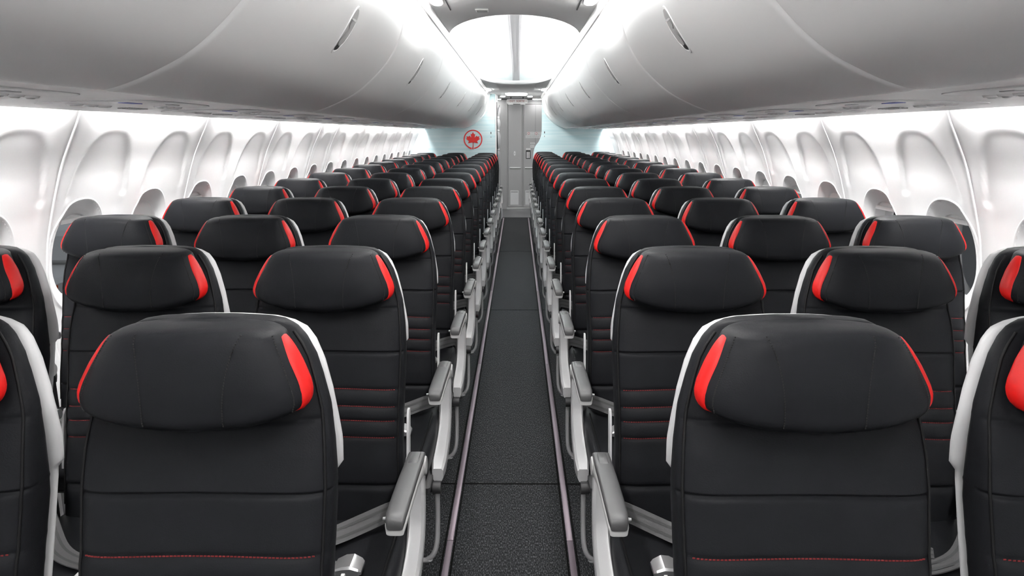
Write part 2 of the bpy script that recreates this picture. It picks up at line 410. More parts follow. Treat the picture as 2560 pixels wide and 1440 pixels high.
# ------------------------------------------------------------------ service panels under the bins
PSX0, PSX1 = 0.915, 1.535
def psx(t): return (PSX0 + (PSX1 - PSX0) * t, HC + interp([(0, 0.108), (0.1, 0.100), (0.5, 0.094), (0.9, 0.086), (1, 0.0815)], t))
for s in (-1, 1):
    m = MB(); T = [i / 20 for i in range(21)]
    loops = []
    for y in (YFRONT, YB[s] - 0.003):
        loops.append([(s * psx(t)[0], y, psx(t)[1]) for t in T] + [(s * 1.542, y, HC + 0.086), (s * 1.542, y, HC + 0.10), (s * 1.50, y, HC + 0.12), (s * 0.92, y, HC + 0.123)])
    m.loft(loops); tag(m.build('trim_%d' % k, M_psu, angle=40), 'grey service panel run under the %s bins' % sside(s), kind='structure'); k += 1
def make_psu(s, y, label, near=True):
    root = empty('service_unit', (0, y, HC), label, 'service panel', 'passenger service units under the %s bins' % sside(s))
    def P(t, yy, off): x, z = psx(t); return (s * x, yy, z - HC - off)
    m = MB()      # raised tray
    def rr(g, off):
        L_ = []
        for q in range(28):
            a = 2 * PI * q / 28
            L_.append(P(0.52 + (0.30 - g) * spow(math.cos(a), 0.45), (0.27 - g * 0.5) * spow(math.sin(a), 0.45), off))
        return L_
    m.loft([rr(0, -0.002), rr(0, 0.002), rr(0.012, 0.0045), rr(0.25, 0.0045)]); m.build('tray', M_psu, root)
    for q in (-1, 0, 1):
        m = MB(); m.disc(P(0.42, 0.13 + q * 0.055, 0.004), (0, 0, -1), 0.022, 0.005, 20, 0.018); n_ = m.build('air_nozzle', M_psu, root)
        m = MB(); m.disc(P(0.42, 0.13 + q * 0.055, 0.009), (0, 0, -1), 0.012, 0.003, 14, 0.008); m.build('nozzle_cone', M_slot, n_)
        m = MB(); m.disc(P(0.62, -0.12 + q * 0.075, 0.004), (0, 0, -1), 0.026, 0.005, 20, 0.020); n_ = m.build('reading_light', M_psu, root)
        m = MB(); m.disc(P(0.62, -0.12 + q * 0.075, 0.0091), (0, 0, -1), 0.013, 0.001, 16); m.build('light_lens', M_white, n_)
    m = MB()
    for a in range(9):
        for b in range(4): m.disc(P(0.60 + b * 0.02, 0.09 + a * 0.014, 0.0048), (0, 0, -1), 0.004, 0.003, 8)
    m.build('speaker_grille', M_slot, root, smooth=False)
    m = MB(); m.box(s * psx(0.38)[0] - 0.016, s * psx(0.38)[0] + 0.016, -0.20, -0.12, psx(0.38)[1] - HC - 0.006, psx(0.38)[1] - HC - 0.004); m.build('belt_sign', M_seat_sign, root, smooth=False)
    m = MB(); m.box(s * psx(0.30)[0] - 0.012, s * psx(0.30)[0] + 0.012, -0.02, 0.03, psx(0.30)[1] - HC - 0.0065, psx(0.30)[1] - HC - 0.003, 0.001); m.build('call_button', M_slot, root)
    return root
for s in (-1, 1):
    for r in range(-1, ROWS[s] - 1):
        make_psu(s, Y0 - 0.28 + PITCH * (r + 1), 'grey service unit with air nozzles and reading lights on the %s, above the %s row' % (sside(s), ordn[r + 1]))

# ------------------------------------------------------------------ ceiling
CZ = HC + 0.648; CXW = 0.445
def ycut(x): return 5.3 - 1.12 * math.sqrt(max(0, 1 - (x / 0.45) ** 2))
def yend(x): return 8.3 + 1.6 * math.sqrt(max(0, 1 - (x / 0.45) ** 2))
xs = [CXW * math.sin(PI / 2 * (i / 24 - 1)) for i in range(49)]
m = MB()
m.loft([[(x, YFRONT, CZ) for x in xs], [(x, 3.98, CZ) for x in xs], [(x, 4.0, CZ) for x in xs], [(x, ycut(x), CZ) for x in xs], [(x, ycut(x) - 0.002, CZ + 0.012) for x in xs]], closed=False)
m.box(-1.3, -0.44, YFRONT, YEND, CZ + 0.16, CZ + 0.18); m.box(0.44, 1.3, YFRONT, YEND, CZ + 0.16, CZ + 0.18)
tag(m.build('ceiling', M_ceil, angle=30, fix=False), 'flat grey ceiling ending in an arched opening', kind='structure')
m = MB()
m.loft([[(x, yend(x) - 0.006, CZ + 0.05) for x in xs], [(x, yend(x) - 0.004, CZ + 0.01) for x in xs], [(x, yend(x) + 0.01, CZ) for x in xs], [(x, 12.2, CZ) for x in xs]], closed=False)
tag(m.build('ceiling', M_ceil, angle=60, fix=False), 'grey ceiling at the rear of the cabin', kind='structure')
m = MB(); m.box(-1.85, 1.85, 12.2, YEND + 0.2, CZ + 0.0005, CZ + 0.03)
tag(m.build('ceiling', M_ceil, smooth=False), 'grey ceiling above the rear entry', kind='structure')
# vault
def vz(x, y):
    e = max(0.0, 1 - abs((y - 6.95) / 3.35) ** 9) ** 0.5
    return CZ + 0.005 + (0.03 + 0.150 * math.sqrt(max(0, 1 - (x / 0.64) ** 2))) * e
vx = [0.63 * math.sin(PI / 2 * (i / 20 - 1)) for i in range(41)]
vy = [3.6 + 6.7 * (0.5 - 0.5 * math.cos(PI * i / 60)) for i in range(61)]
m = MB(); m.loft([[(x, y, vz(x, y)) for x in vx] for y in vy], closed=False)
tag(m.build('ceiling', M_vault, angle=80, fix=False), 'brightly lit white vaulted ceiling panel above the aisle', kind='structure')
m = MB()
for a, b, h in ((-0.05, -0.036, 0.016), (0.036, 0.05, 0.016), (-0.036, 0.036, 0.008)):
    m.loft([[(a, y, vz(0, y)), (a, y, vz(0, y) - h), (b, y, vz(0, y) - h), (b, y, vz(0, y))] for y in vy[8:-3]])
tag(m.build('trim_%d' % k, M_chan, smooth=False), 'grey centre channel along the vaulted ceiling', kind='structure'); k += 1
for yj in (5.6, 7.1, 8.6):
    m = MB(); m.loft([[(x, yj - 0.004, vz(x, yj) - 0.0015), (x, yj + 0.004, vz(x, yj) - 0.0015)] for x in vx], closed=False)
    tag(m.build('trim_%d' % k, M_ceil, fix=False), 'thin joint across the vaulted ceiling', kind='structure'); k += 1
# cove lamps on top of the bins
for s in (-1, 1):
    for i, (a, b) in enumerate(((4.55, 5.85), (5.95, 7.25), (7.35, 8.65), (8.75, 9.85))):
        root = empty('cove_light', (s * 0.505, (a + b) / 2, HC + 0.700), 'white cove light strip on top of the %s bins, %s from the camera' % (sside(s), ordn[i]), 'light', 'cove light strips above the %s bins' % sside(s))
        m = MB(); h = (b - a) / 2
        m.loft([[(-0.02, y, 0.012), (0.02, y, 0.012), (0.02, y, 0.006), (-0.02, y, 0.006)] for y in (-h, h)]); m.build('lens', M_coveL, root, smooth=False)
        m = MB(); m.box(-0.025, 0.025, -h, h, -0.016, 0.006); m.build('housing', M_psu, root, smooth=False)
# ceiling lamps


def rect_lamp(x, y, wx, wy, label, z=CZ, nm='ceiling_light', mt=None):
    if y > 11.5: mt = M_lamp2
    root = empty(nm, (x, y, z), label, 'light', 'recessed ceiling lamps')
    def rg(g, off):
        return [((wx / 2 - g) * spow(math.cos(2 * PI * q / 32), 0.4), (wy / 2 - g) * spow(math.sin(2 * PI * q / 32), 0.4), off) for q in range(32)]
    m = MB(); m.loft([rg(-0.008, 0.0), rg(-0.006, -0.005), rg(0.0, -0.006), rg(0.001, -0.001)], False, False); m.build('bezel', M_ceil, root)
    m = MB(); m.loft([rg(0.0, -0.001), rg(0.001, -0.008), rg(0.006, -0.011)]); m.build('lens', mt or M_lamp, root)
    return root
for s in (-1, 1):
    rect_lamp(s * 0.385, 3.50, 0.062, 0.68, 'bright square-ended lamp in the grey ceiling at the top edge, %s of the aisle' % sside(s))
    m = MB(); m.box(s * 0.337 - 0.003, s * 0.337 + 0.003, 3.0, 4.02, CZ - 0.004, CZ + 0.002, 0.001); tag(m.build('trim_%d' % k, M_dark), 'dark slot beside the front ceiling lamp', kind='structure'); k += 1
    rect_lamp(s * 0.425, 10.95, 0.10, 0.42, 'bright square lamp at the end of the %s bins, before the rear entry' % sside(s))
    rect_lamp(s * 0.24, 12.9, 0.085, 0.16, 'small round ceiling spotlight near the exit sign, %s one' % sside(s))
    rect_lamp(s * 0.38, 13.95, 0.17, 0.10, 'short bright lamp bar above the rear doorway, %s one' % sside(s))
rect_lamp(0.0, 12.15, 0.36, 0.72, 'wide oval ceiling lamp in the middle before the exit sign')
for s in (-1, 1):  # extra lamps added out of view to brighten the bins and cabin
    for yl, q in ((-1.2, 'behind the camera'), (0.35, 'right above the camera'), (1.9, 'just ahead of the camera')):
        rect_lamp(s * 0.385, yl, 0.062, 1.1, 'unseen long fill lamp added at the %s ceiling edge, %s' % (sside(s), q))
m = MB(); m.box(-0.205, -0.135, 3.99, 4.07, CZ - 0.006, CZ, 0.002); o = m.build('ceiling_sensor', M_white); tag(o, 'small white rectangular fitting in the grey ceiling before the arch', 'sensor')
m = MB(); m.box(-0.197, -0.143, 3.995, 4.065, CZ - 0.0075, CZ - 0.005); m.build('grille', M_slot, o, smooth=False)

# ------------------------------------------------------------------ rear bulkheads
def plate(pts, y0, y1):
    m = MB(); m.loft([[(x, y, z) for x, z in pts] for y in (y0, y1)]); return m
def inner(s, d=0.01): return [(s * (wallx(z) + d), z) for z in (0, 0.2, 0.4, 0.6, 0.75, 0.9, 1.037, 1.127, 1.248, 1.347, 1.432, 1.5, 1.6)]
o = plate([(-0.345, 0.0)] + inner(-1, 0.03) + [(-1.5, CZ), (-0.345, CZ)], YL, YL + 0.035).build('wall_rear_left', M_bulk, smooth=False)
tag(o, 'pale blue streaked bulkhead behind the left seats, bearing the red leaf emblem', kind='structure')
m = MB(); m.box(-0.352, -0.333, YL - 0.006, YL + 0.045, 0.0, CZ, 0.003); tag(m.build('trim_%d' % k, M_white), 'white edge post of the left bulkhead', kind='structure'); k += 1
m = MB(); m.box(-0.3325, -0.320, YL + 0.03, YL + 0.05, 0.0, 1.98); tag(m.build('trim_%d' % k, M_black, smooth=False), 'black strip painted as the dark gap beside the white edge post of the left bulkhead', kind='structure'); k += 1  # solid black strip stands in for the dark slit beside the post
ed = smooth_pts([(0.45, CZ), (0.45, 1.9), (0.45, 1.55), (0.445, 1.45), (0.40, 1.33), (0.335, 1.24), (0.305, 1.12), (0.30, 0.9), (0.30, 0.0)], 6)
o = plate(ed + inner(1, 0.03) + [(1.5, CZ)], YR, YR + 0.035).build('wall_rear_right', M_bulk, smooth=False)
tag(o, 'pale blue streaked bulkhead behind the right seats with a curved inner edge', kind='structure')
# emblem: ring open at the foot + maple leaf
cx, cz = -0.728, 1.372; RO, RI = 0.158, 0.139
root = empty('leaf_emblem', (cx, YL - 0.004, cz), 'red maple leaf emblem in an open red ring on the pale blue left bulkhead', 'emblem')
m = MB(); n = 72; a0 = math.radians(-83); a1 = math.radians(270 - 9)
lo = []
for i in range(n + 1):
    a = a0 + (a1 - a0 + 0.0) * i / n
    ri = RI + 0.0; ro = RO
    if i > n - 6: ro = RO + 0.002 * (i - n + 6)
    lo.append([(math.cos(a) * q, yy, math.sin(a) * q) for q, yy in ((ri, 0.003), (ri, 0), (ro, 0), (ro, 0.003))])
m.loft(lo); m.build('ring', M_logo, root, smooth=False)
half = [(0.0, 0.76), (0.13, 0.51), (0.25, 0.56), (0.18, 0.17), (0.40, 0.37), (0.46, 0.27), (0.72, 0.29), (0.64, 0.11), (0.76, 0.02), (0.44, -0.22), (0.55, -0.46), (0.08, -0.36), (0.045, -0.40)]
pts = half + [(-x, z) for x, z in half[::-1][:-1]]
sc = 0.155
import bmesh
m = MB(); m.loft([[(x * sc, yy, z * sc + 0.004) for x, z in pts] for yy in (0, 0.003)]); lf = m.build('maple_leaf', M_logo, root, smooth=False)
bm = bmesh.new(); bm.from_mesh(lf.data); bmesh.ops.triangulate(bm, faces=[f for f in bm.faces if len(f.verts) > 4], ngon_method='EAR_CLIP'); bm.to_mesh(lf.data); bm.free()
m = MB(); m.loft([[(x - w_, yy, z) for x, z, w_ in ((0.0, -0.04, 0.005), (0.0, -0.10, 0.006), (-0.004, -0.165, 0.011))] + [(x + w_, yy, z) for x, z, w_ in ((-0.004, -0.165, 0.011), (0.0, -0.10, 0.006), (0.0, -0.04, 0.005))] for yy in (0, 0.003)]); m.build('stem', M_logo, root, smooth=False)
for x, y, z in ((-0.425, YL, 1.46), (0.50, YR, 1.47)):
    m = MB(); m.box(x - 0.007, x + 0.007, y - 0.003, y, z, z + 0.035); o = m.build('row_marker', M_dark, smooth=False)
    tag(o, 'tiny dark placard on the %s bulkhead near the aisle' % ('left' if x < 0 else 'right'), 'placard')
    m = MB(); m.box(x - 0.006, x + 0.006, y - 0.003, y, z - 0.06, z - 0.04); m.build('small_mark', M_txtg, o, smooth=False)

# ------------------------------------------------------------------ rear wall, doors, entry
m = MB(); m.box(-1.85, 1.85, YEND, YEND + 0.05, 0, CZ + 0.03); tag(m.build('wall_rear', M_door, smooth=False), 'grey rear partition wall', kind='structure')
m = MB(); m.box(-1.85, 1.85, YFRONT - 0.05, YFRONT, 0, HC + 1.0); tag(m.build('wall_front', M_wall, smooth=False), 'white partition at the front of the cabin, behind the camera', kind='structure')
# galley side walls past the bulkheads
m = MB(); m.box(-0.80, -0.77, YL + 0.04, YEND, 0, CZ); tag(m.build('wall_entry_left', M_door, smooth=False), 'grey galley side wall left of the rear entry', kind='structure')
m = MB(); m.box(0.60, 0.63, YR + 0.04, YEND, 0, CZ); tag(m.build('wall_entry_right', M_door, smooth=False), 'grey side wall right of the rear entry', kind='structure')
zt = 2.02
def rear_door(n, x0, x1, lbl):
    m = MB(); m.box(x0 + 0.004, x1 - 0.004, YEND - 0.028, YEND - 0.001, 0.05, zt, 0.004); d = m.build('door_%d' % n, M_door); tag(d, lbl, kind='structure')
    cx_ = (x0 + x1) / 2
    m = MB(); m.box(x0 + 0.03, x1 - 0.03, YEND - 0.05, YEND - 0.028, 0.80, 0.825, 0.006); m.build('door_handle', M_doorl, d)
    lw = 0.082; lx = x0 + 0.045 + lw if n == 1 else x0 + 0.04 + lw
    m = MB()
    m.box(lx - lw, lx + lw, YEND - 0.036, YEND - 0.028, 0.09, 0.37, 0.002); g = m.build('vent_grille', M_doorl, d)
    m = MB()
    for i in range(9): m.box(lx - lw + 0.018, lx + lw - 0.018, YEND - 0.041, YEND - 0.035, 0.115 + i * 0.025, 0.13 + i * 0.025)
    m.build('slat', M_doorl, g, smooth=False)['kind'] = 'stuff'
    m = MB(); m.box(lx - lw + 0.015, lx + lw - 0.015, YEND - 0.0385, YEND - 0.0355, 0.338, 0.346); m.build('slot', M_dark, g, smooth=False)
    return d
d1 = rear_door(1, -0.165, 0.115, 'grey rear door leaf, left, with an oval latch and a louvre at the foot')
d2 = rear_door(2, 0.135, 0.52, 'grey rear door leaf, right, with a recessed latch and placards')
m = MB()
for x in (-0.185, 0.118, 0.53): m.box(x - 0.008 + 0.007, x + 0.008 + 0.007, YEND - 0.034, YEND - 0.001, 0, zt + 0.02, 0.003)
m.box(-0.19, 0.55, YEND - 0.036, YEND - 0.001, zt + 0.005, zt + 0.03, 0.003)
tag(m.build('trim_%d' % k, M_door), 'grey posts framing the rear door leaves', kind='structure'); k += 1
m = MB(); m.box(-0.20, 0.56, YEND - 0.09, YEND - 0.002, 0.0, 0.045, 0.006); tag(m.build('trim_%d' % k, M_metal), 'bright metal threshold at the foot of the rear doors', kind='structure'); k += 1
m = MB(); m.loft([[(-0.035 + 0.018 * spow(math.cos(2 * PI * q / 24), 0.8), y, 1.09 + 0.045 * spow(math.sin(2 * PI * q / 24), 0.7)) for q in range(24)] for y in (YEND - 0.028, YEND - 0.036)]); la = m.build('oval_latch', M_doorl, d1)
m = MB(); m.disc((-0.035, YEND - 0.036, 1.09), (0, -1, 0), 0.006, 0.003, 12); m.build('keyhole', M_dark, la)
m = MB(); m.box(0.185, 0.275, YEND - 0.033, YEND - 0.028, 0.985, 1.15, 0.002); rc = m.build('latch_recess', M_dark, d2)
m = MB()
m.box(0.200, 0.225, YEND - 0.040, YEND - 0.033, 1.0, 1.12, 0.002); m.box(0.234, 0.259, YEND - 0.040, YEND - 0.033, 1.0, 1.12, 0.002); m.build('latch_lever', M_doorl, rc)
m = MB(); m.box(0.185, 0.275, YEND - 0.032, YEND - 0.028, 1.155, 1.19); m.build('latch_label', M_white, d2, smooth=False)

def text_obj(body, size, loc, m_, parent, rotz=0, ext=0.0006, align='CENTER', name='lettering'):
    cu = bpy.data.curves.new('t', 'FONT'); cu.body = body; cu.size = size; cu.align_x = align; cu.align_y = 'CENTER'; cu.extrude = ext; cu.offset = size * 0.015
    t = bpy.data.objects.new('t', cu); COL.objects.link(t)
    bpy.context.view_layer.update()
    me = bpy.data.meshes.new_from_object(t.evaluated_get(bpy.context.evaluated_depsgraph_get())); bpy.data.objects.remove(t)
    me.transform(Matrix.Translation(loc) @ Matrix.Rotation(rotz, 4, 'Z') @ Matrix.Rotation(PI / 2, 4, 'X'))
    me.materials.clear(); me.materials.append(m_)
    o = bpy.data.objects.new(name, me); COL.objects.link(o); o.parent = parent; return o
# placards on the right leaf
def placard(x0, x1, z0, z1, rows, lbl, ring_=False):
    m = MB(); m.box(x0, x1, YEND - 0.0310, YEND - 0.0285, z0, z1); o = m.build('door_placard', M_white, smooth=False); tag(o, lbl, 'placard', 'placards on the grey rear door')
    m = MB(); n_ = 9
    for r_ in range(rows):
        zc = z1 - (z1 - z0) * (r_ + 0.6) / (rows + 0.3)
        xx = x0 + 0.012
        while xx < x1 - 0.015:
            l_ = random.uniform(0.008, 0.026); m.box(xx, min(xx + l_, x1 - 0.01), YEND - 0.0318, YEND - 0.0308, zc - 0.004, zc + 0.004); xx += l_ + 0.006
    m.build('printed_lines', M_txtg, o, smooth=False)
    return o
m = MB(); m.box(0.366, 0.369, YEND - 0.0295, YEND - 0.027, 1.28, zt - 0.01); m.build('panel_seam', M_dark, d2, smooth=False)
p1 = placard(0.205, 0.345, 1.44, 1.50, 2, 'upper white placard on the right rear door leaf, beside the door seam')
m = MB(); lo = [[(0.235 + q * math.cos(2 * PI * i / 24), YEND - 0.0325, 1.47 + q * math.sin(2 * PI * i / 24)) for i in range(24)] for q in (0.018, 0.023)]; m.loft(lo, False, False); m.build('ring_symbol', M_logo, p1, fix=False)
p2 = placard(0.355, 0.50, 1.44, 1.50, 2, 'upper white placard at the right end of the rear door, next to the bulkhead')
m = MB(); lo = [[(0.385 + q * math.cos(2 * PI * i / 24), YEND - 0.0325, 1.47 + q * math.sin(2 * PI * i / 24)) for i in range(24)] for q in (0.018, 0.023)]; m.loft(lo, False, False); m.build('ring_symbol', M_logo, p2, fix=False)
placard(0.18, 0.46, 1.385, 1.435, 2, 'long white placard just below the two upper ones on the rear door')
placard(0.27, 0.36, 1.27, 1.30, 1, 'small narrow white placard on the rear door near the curved bulkhead edge')
placard(0.27, 0.35, 1.20, 1.25, 1, 'small white placard below the narrow one on the rear door')
# exit sign
root = empty('exit_sign', (0.0, 13.2, CZ), 'hanging sign reading EXIT SORTIE with arrows, above the rear door', 'sign')
m = MB(); m.loft([[(0.012 + 0.188 * spow(math.cos(2 * PI * q / 40), 0.3), y, -0.075 + 0.042 * spow(math.sin(2 * PI * q / 40), 0.3)) for q in range(40)] for y in (-0.015, 0.015)]); m.build('sign_panel', M_frame, root, angle=50)
m = MB(); m.box(-0.11, -0.09, -0.01, 0.01, -0.04, 0.0); m.box(0.11, 0.13, -0.01, 0.01, -0.04, 0.0); m.box(-0.27, 0.29, 0.02, 0.05, -0.045, -0.022, 0.002); m.build('bracket', M_dark, root)
text_obj('\u2190 EXIT SORTIE \u2192' if False else 'EXIT  SORTIE', 0.046, (0.012, -0.0165, -0.073), M_txt, root)
m = MB()
for q in (-1, 1):
    x = 0.012 + q * 0.158
    m.box(x - 0.016, x + 0.016, -0.0172, -0.0152, -0.0745, -0.0705)
    for z_ in (-1, 1): m.loft([[(x + q * 0.016, y, -0.0725 + 0.002 * z_), (x + q * 0.018, y, -0.0725), (x + q * 0.006, y, -0.0725 + z_ * 0.013), (x + q * 0.002, y, -0.0725 + z_ * 0.011)] for y in (-0.0172, -0.0152)])
m.build('arrows', M_txt, root, smooth=False)
m = MB(); m.box(-0.15, -0.06, -0.014, 0.014, -0.13, -0.118, 0.002); m.box(0.07, 0.16, -0.014, 0.014, -0.13, -0.118, 0.002); m.build('lamp_edge', M_white, root)
# curtain bundled left of the entry
root = empty('curtain', (-0.345, YL + 0.28, 0), 'grey curtain gathered beside the rear entry, behind the left bulkhead', 'curtain')
m = MB(); lo = []
for i in range(61):
    z = 0.30 + 1.60 * i / 60; pin = 1.0
    for zt_ in (1.74, 1.52, 1.20): pin *= 1 - 0.38 * math.exp(-((z - zt_) / 0.05) ** 2)
    lo.append([(0.012 + (0.055 * pin) * math.cos(a) * (1 + 0.12 * math.sin(7 * a + z * 3)), 0.05 * pin * math.sin(a) * (1 + 0.12 * math.sin(7 * a + z * 3)), z) for a in [2 * PI * q / 44 for q in range(44)]])
m.loft(lo); m.build('cloth', M_curt, root, angle=80)
for z in (1.74, 1.52, 1.20):
    m = MB(); m.loft([[(0.012 + 0.044 * math.cos(2 * PI * q / 28), 0.04 * math.sin(2 * PI * q / 28), zz) for q in range(28)] for zz in (z - 0.012, z + 0.012)]); m.build('tie_band', M_tube, root)
m = MB(); m.tube([(-0.02, -0.045, 1.94), (0.01, -0.05, 1.84), (0.012, -0.045, 1.74)], 0.004, 6); m.tube([(0.06, -0.045, 1.94), (0.03, -0.05, 1.84), (0.012, -0.045, 1.74)], 0.004, 6); m.tube([(0.0, -0.045, 1.52), (0.02, -0.06, 1.40), (0.03, -0.05, 1.20)], 0.004, 6); m.build('strap', M_dark, root)
m = MB(); m.box(-0.01, 0.02, -0.058, -0.046, 1.40, 1.47, 0.003); m.build('buckle_tag', M_white, root)
m = MB(); m.tube([(0.012, 0, 1.88), (0.012, 0, CZ - 0.002)], 0.012, 10); m.build('hanging_rod', M_tube, root)
m = MB(); m.box(-0.07, 0.10, -0.05, 0.06, 0.0, 0.30, 0.01); m.build('curtain_base', M_doorl, root)

# ------------------------------------------------------------------ seats
TR = 0.268
SH = (0, 0.30, 0)                                  # thing origin sits 0.30 m in front of the headrest plane
def yb(z): return (z - 1.172) * TR - 0.022
def loop_xy(w_, t_, cy, z, n=36, p=4.0, zf=None, q2=None):
    L_ = []
    for i in range(n):
        a = 2 * PI * i / n
        x = w_ * spow(math.cos(a), 2 / p); y = t_ * spow(math.sin(a), 2 / (q2 or p))
        L_.append((x, cy + y, z + (zf(x) if zf else 0)))
    return L_
# -- backrest
BW = [(0.44, 0.202), (0.55, 0.206), (0.65, 0.203), (0.75, 0.204), (0.90, 0.208), (0.96, 0.205), (1.02, 0.198), (1.07, 0.184), (1.10, 0.173), (1.13, 0.155), (1.146, 0.139), (1.155, 0.12), (1.159, 0.095), (1.160, 0.05)]
BW = [(a, b) for a, b in BW]
seams = [(0.890, 0.0065, 0.0034), (0.551, 0.008, 0.006), (1.003, 0.003, 0.005), (0.795, 0.0032, 0.006), (0.752, 0.0032, 0.006), (0.716, 0.0032, 0.006), (0.674, 0.0032, 0.006)]
def back_front(z):        # offset of the front surface against the plane yb(z)
    b = interp([(0.44, 0.010), (0.52, 0.008), (0.60, 0.0), (0.75, 0.0), (0.88, 0.002), (0.95, 0.008), (1.0, 0.018), (1.17, 0.034)], z)
    for zc, d, wd in seams: b += d * math.exp(-((z - zc) / wd) ** 2)
    for a, c in ((0.795, 0.752), (0.752, 0.716), (0.716, 0.674)): b -= 0.003 * math.exp(-((z - (a + c) / 2) / 0.016) ** 2)
    return b
def arcz(x, z):           # seams rise slightly in the middle
    return 0.010 * (1 - (x / 0.2) ** 2) * ssm(0.45, 0.6, z) * (1 - ssm(0.85, 0.95, z))
BT = 0.034
def bkf(z): return interp([(0.44, 0.104), (0.86, 0.122), (0.90, 0.112), (1.0, 0.088), (1.08, 0.077), (1.16, 0.075)], z)
zrows = sorted(set([round(0.44 + 0.0055 * i, 4) for i in range(129)] + [1.143, 1.149, 1.155, 1.158, 1.160] + [round(q[0] + e, 4) for q in seams for e in (-0.007, -0.0045, -0.0028, -0.0014, 0, 0.0014, 0.0028, 0.0045, 0.007)]))
zrows = [z for z in zrows if z <= 1.160]
m = MB(); lo = []
for z in zrows:
    wd = interp(BW, z); f0 = yb(z) + back_front(z)
    t_ = BT * min(1, (wd / 0.12) ** 0.7)
    bk = yb(z) + bkf(z)
    lo.append([(x, y, zz) for x, y, zz in loop_xy(wd, (bk - f0) / 2, (bk + f0) / 2, z, 40, 5.0, lambda x, z=z: arcz(x, z), 3.2)])
m.loft(lo); mb_back = m
def back_surf(x, z):
    wd = interp(BW, z); f0 = yb(z) + back_front(z); bk = yb(z) + bkf(z); c = (f0 + bk) / 2; h = (bk - f0) / 2
    return c - h * (max(0, 1 - (abs(x) / wd) ** 5.0)) ** (1 / 3.2)
# edge piping following the outline, both sides
m = MB()
for q in (-1, 1):
    pts = []
    for z in [0.50 + 0.02 * i for i in range(33)]:
        wd = interp(BW, z) * 0.955
        pts.append((q * wd, back_surf(q * wd, z) - 0.0015, z + arcz(wd, z)))
    m.tube(pts, 0.0028, 6)
mb_back.merge(m, 1)
# red stitch rows
m = MB()
for zc in (0.795, 0.752, 0.716, 0.674):
    n_ = 62
    for i in range(n_):
        x = -0.186 + 0.372 * (i + 0.5) / n_; y = back_surf(x, zc) - 0.0006; zz = zc + arcz(x, zc)
        m.box(x - 0.0022, x + 0.0022, y - 0.0008, y + 0.0006, zz - 0.0009, zz + 0.0009)
mb_back.merge(m, 2); me_back = mb_back.build('backrest', [M_leather, M_leather2, M_thread_r], shift=SH, angle=75, fix=False)
# -- shell
SW = [(0.40, 0.180), (0.60, 0.187), (0.80, 0.192), (0.885, 0.194), (0.90, 0.205), (0.94, 0.205), (0.98, 0.199), (1.03, 0.190), (1.08, 0.177), (1.115, 0.162), (1.135, 0.147), (1.147, 0.126), (1.154, 0.097), (1.156, 0.05)]
zr = [0.40, 0.5, 0.6, 0.7, 0.8, 0.87, 0.885, 0.893, 0.90] + [0.91 + 0.012 * i for i in range(18)] + [1.128, 1.135, 1.141, 1.146, 1.150, 1.153, 1.155, 1.156]
zr = sorted(set([z for z in zr]))
m = MB(); lo = []
for z in zr:
    wd = interp(SW, z); f0 = yb(z) + bkf(z) - 0.009; bk = yb(z) + interp([(0.4, 0.138), (0.9, 0.140), (1.08, 0.118), (1.13, 0.11), (1.156, 0.095)], z)
    lo.append(loop_xy(wd, (bk - f0) / 2, (bk + f0) / 2, z, 40, 4.5, None, 2.6))
m.loft(lo); me_shell = m.build('back_shell', M_shell, shift=SH, angle=60)
# tray table on the rear of the shell
m = MB()
lo = []
for z in (0.70, 0.705, 0.93, 0.935):
    f0 = yb(z) + 0.110; e = 0.004 if z in (0.70, 0.935) else 0
    lo.append([(x, y, z) for x, y in ((-0.18 + e, f0), (0.18 - e, f0), (0.18 - e, f0 + 0.02 - e), (-0.18 + e, f0 + 0.02 - e))])
m.loft(lo); me_tray = m.build('tray_table', M_shell, shift=SH)
# -- headrest
HW = [(0.0, 0.130), (0.03, 0.160), (0.08, 0.174), (0.16, 0.178), (0.25, 0.1775), (0.37, 0.173), (0.6, 0.160), (0.85, 0.144), (0.93, 0.138), (0.97, 0.131), (0.99, 0.122), (1.0, 0.105)]
HZ0, HZ1 = 1.031, 1.161
def hz(v, x):
    z = HZ0 + (HZ1 - HZ0) * v
    return z - 0.026 * (1 - (x / 0.17) ** 2) * max(0, 1 - v * 1.3) - 0.005 * (x / 0.15) ** 2 * v ** 3
def head_cs(v):
    z = HZ0 + (HZ1 - HZ0) * v
    e = min(1, (min(v, 1 - v) / 0.14)) if min(v, 1 - v) < 0.14 else 1
    e = math.sqrt(max(0, 1 - (1 - e) ** 2))
    belly = 0.010 * math.sin(PI * min(1, v * 1.1)) - 0.0 * v
    f0 = yb(z) - 0.060 - belly + (1 - e) * 0.034; bk = yb(z) + 0.042 - (1 - e) * 0.006
    return f0, bk
def head_surf(x, v, wd):
    f0, bk = head_cs(v); c = (f0 + bk) / 2; h = (bk - f0) / 2
    return c - h * max(0, 1 - (abs(x) / wd) ** 4.2) ** (1 / 2.6)
vv = [0, 0.006, 0.015, 0.03, 0.05, 0.075, 0.1, 0.14] + [0.2 + 0.05 * i for i in range(13)] + [0.86, 0.90, 0.93, 0.955, 0.975, 0.99, 1.0]
m = MB(); lo = []
for v in vv:
    wd = interp(HW, v); f0, bk = head_cs(v)
    L_ = []
    for (x, y, z_) in loop_xy(wd, (bk - f0) / 2, (bk + f0) / 2, 0, 48, 4.2, None, 2.6):
        g = 0.0
        if y < (f0 + bk) / 2:
            for sg in (-1, 1):
                xs_ = sg * (0.062 + 0.022 * v); g += 0.0022 * math.exp(-((x - xs_) / 0.004) ** 2)
        L_.append((x, y + g, hz(v, x)))
    lo.append(L_)
m.loft(lo); mb_head = m
m = MB()
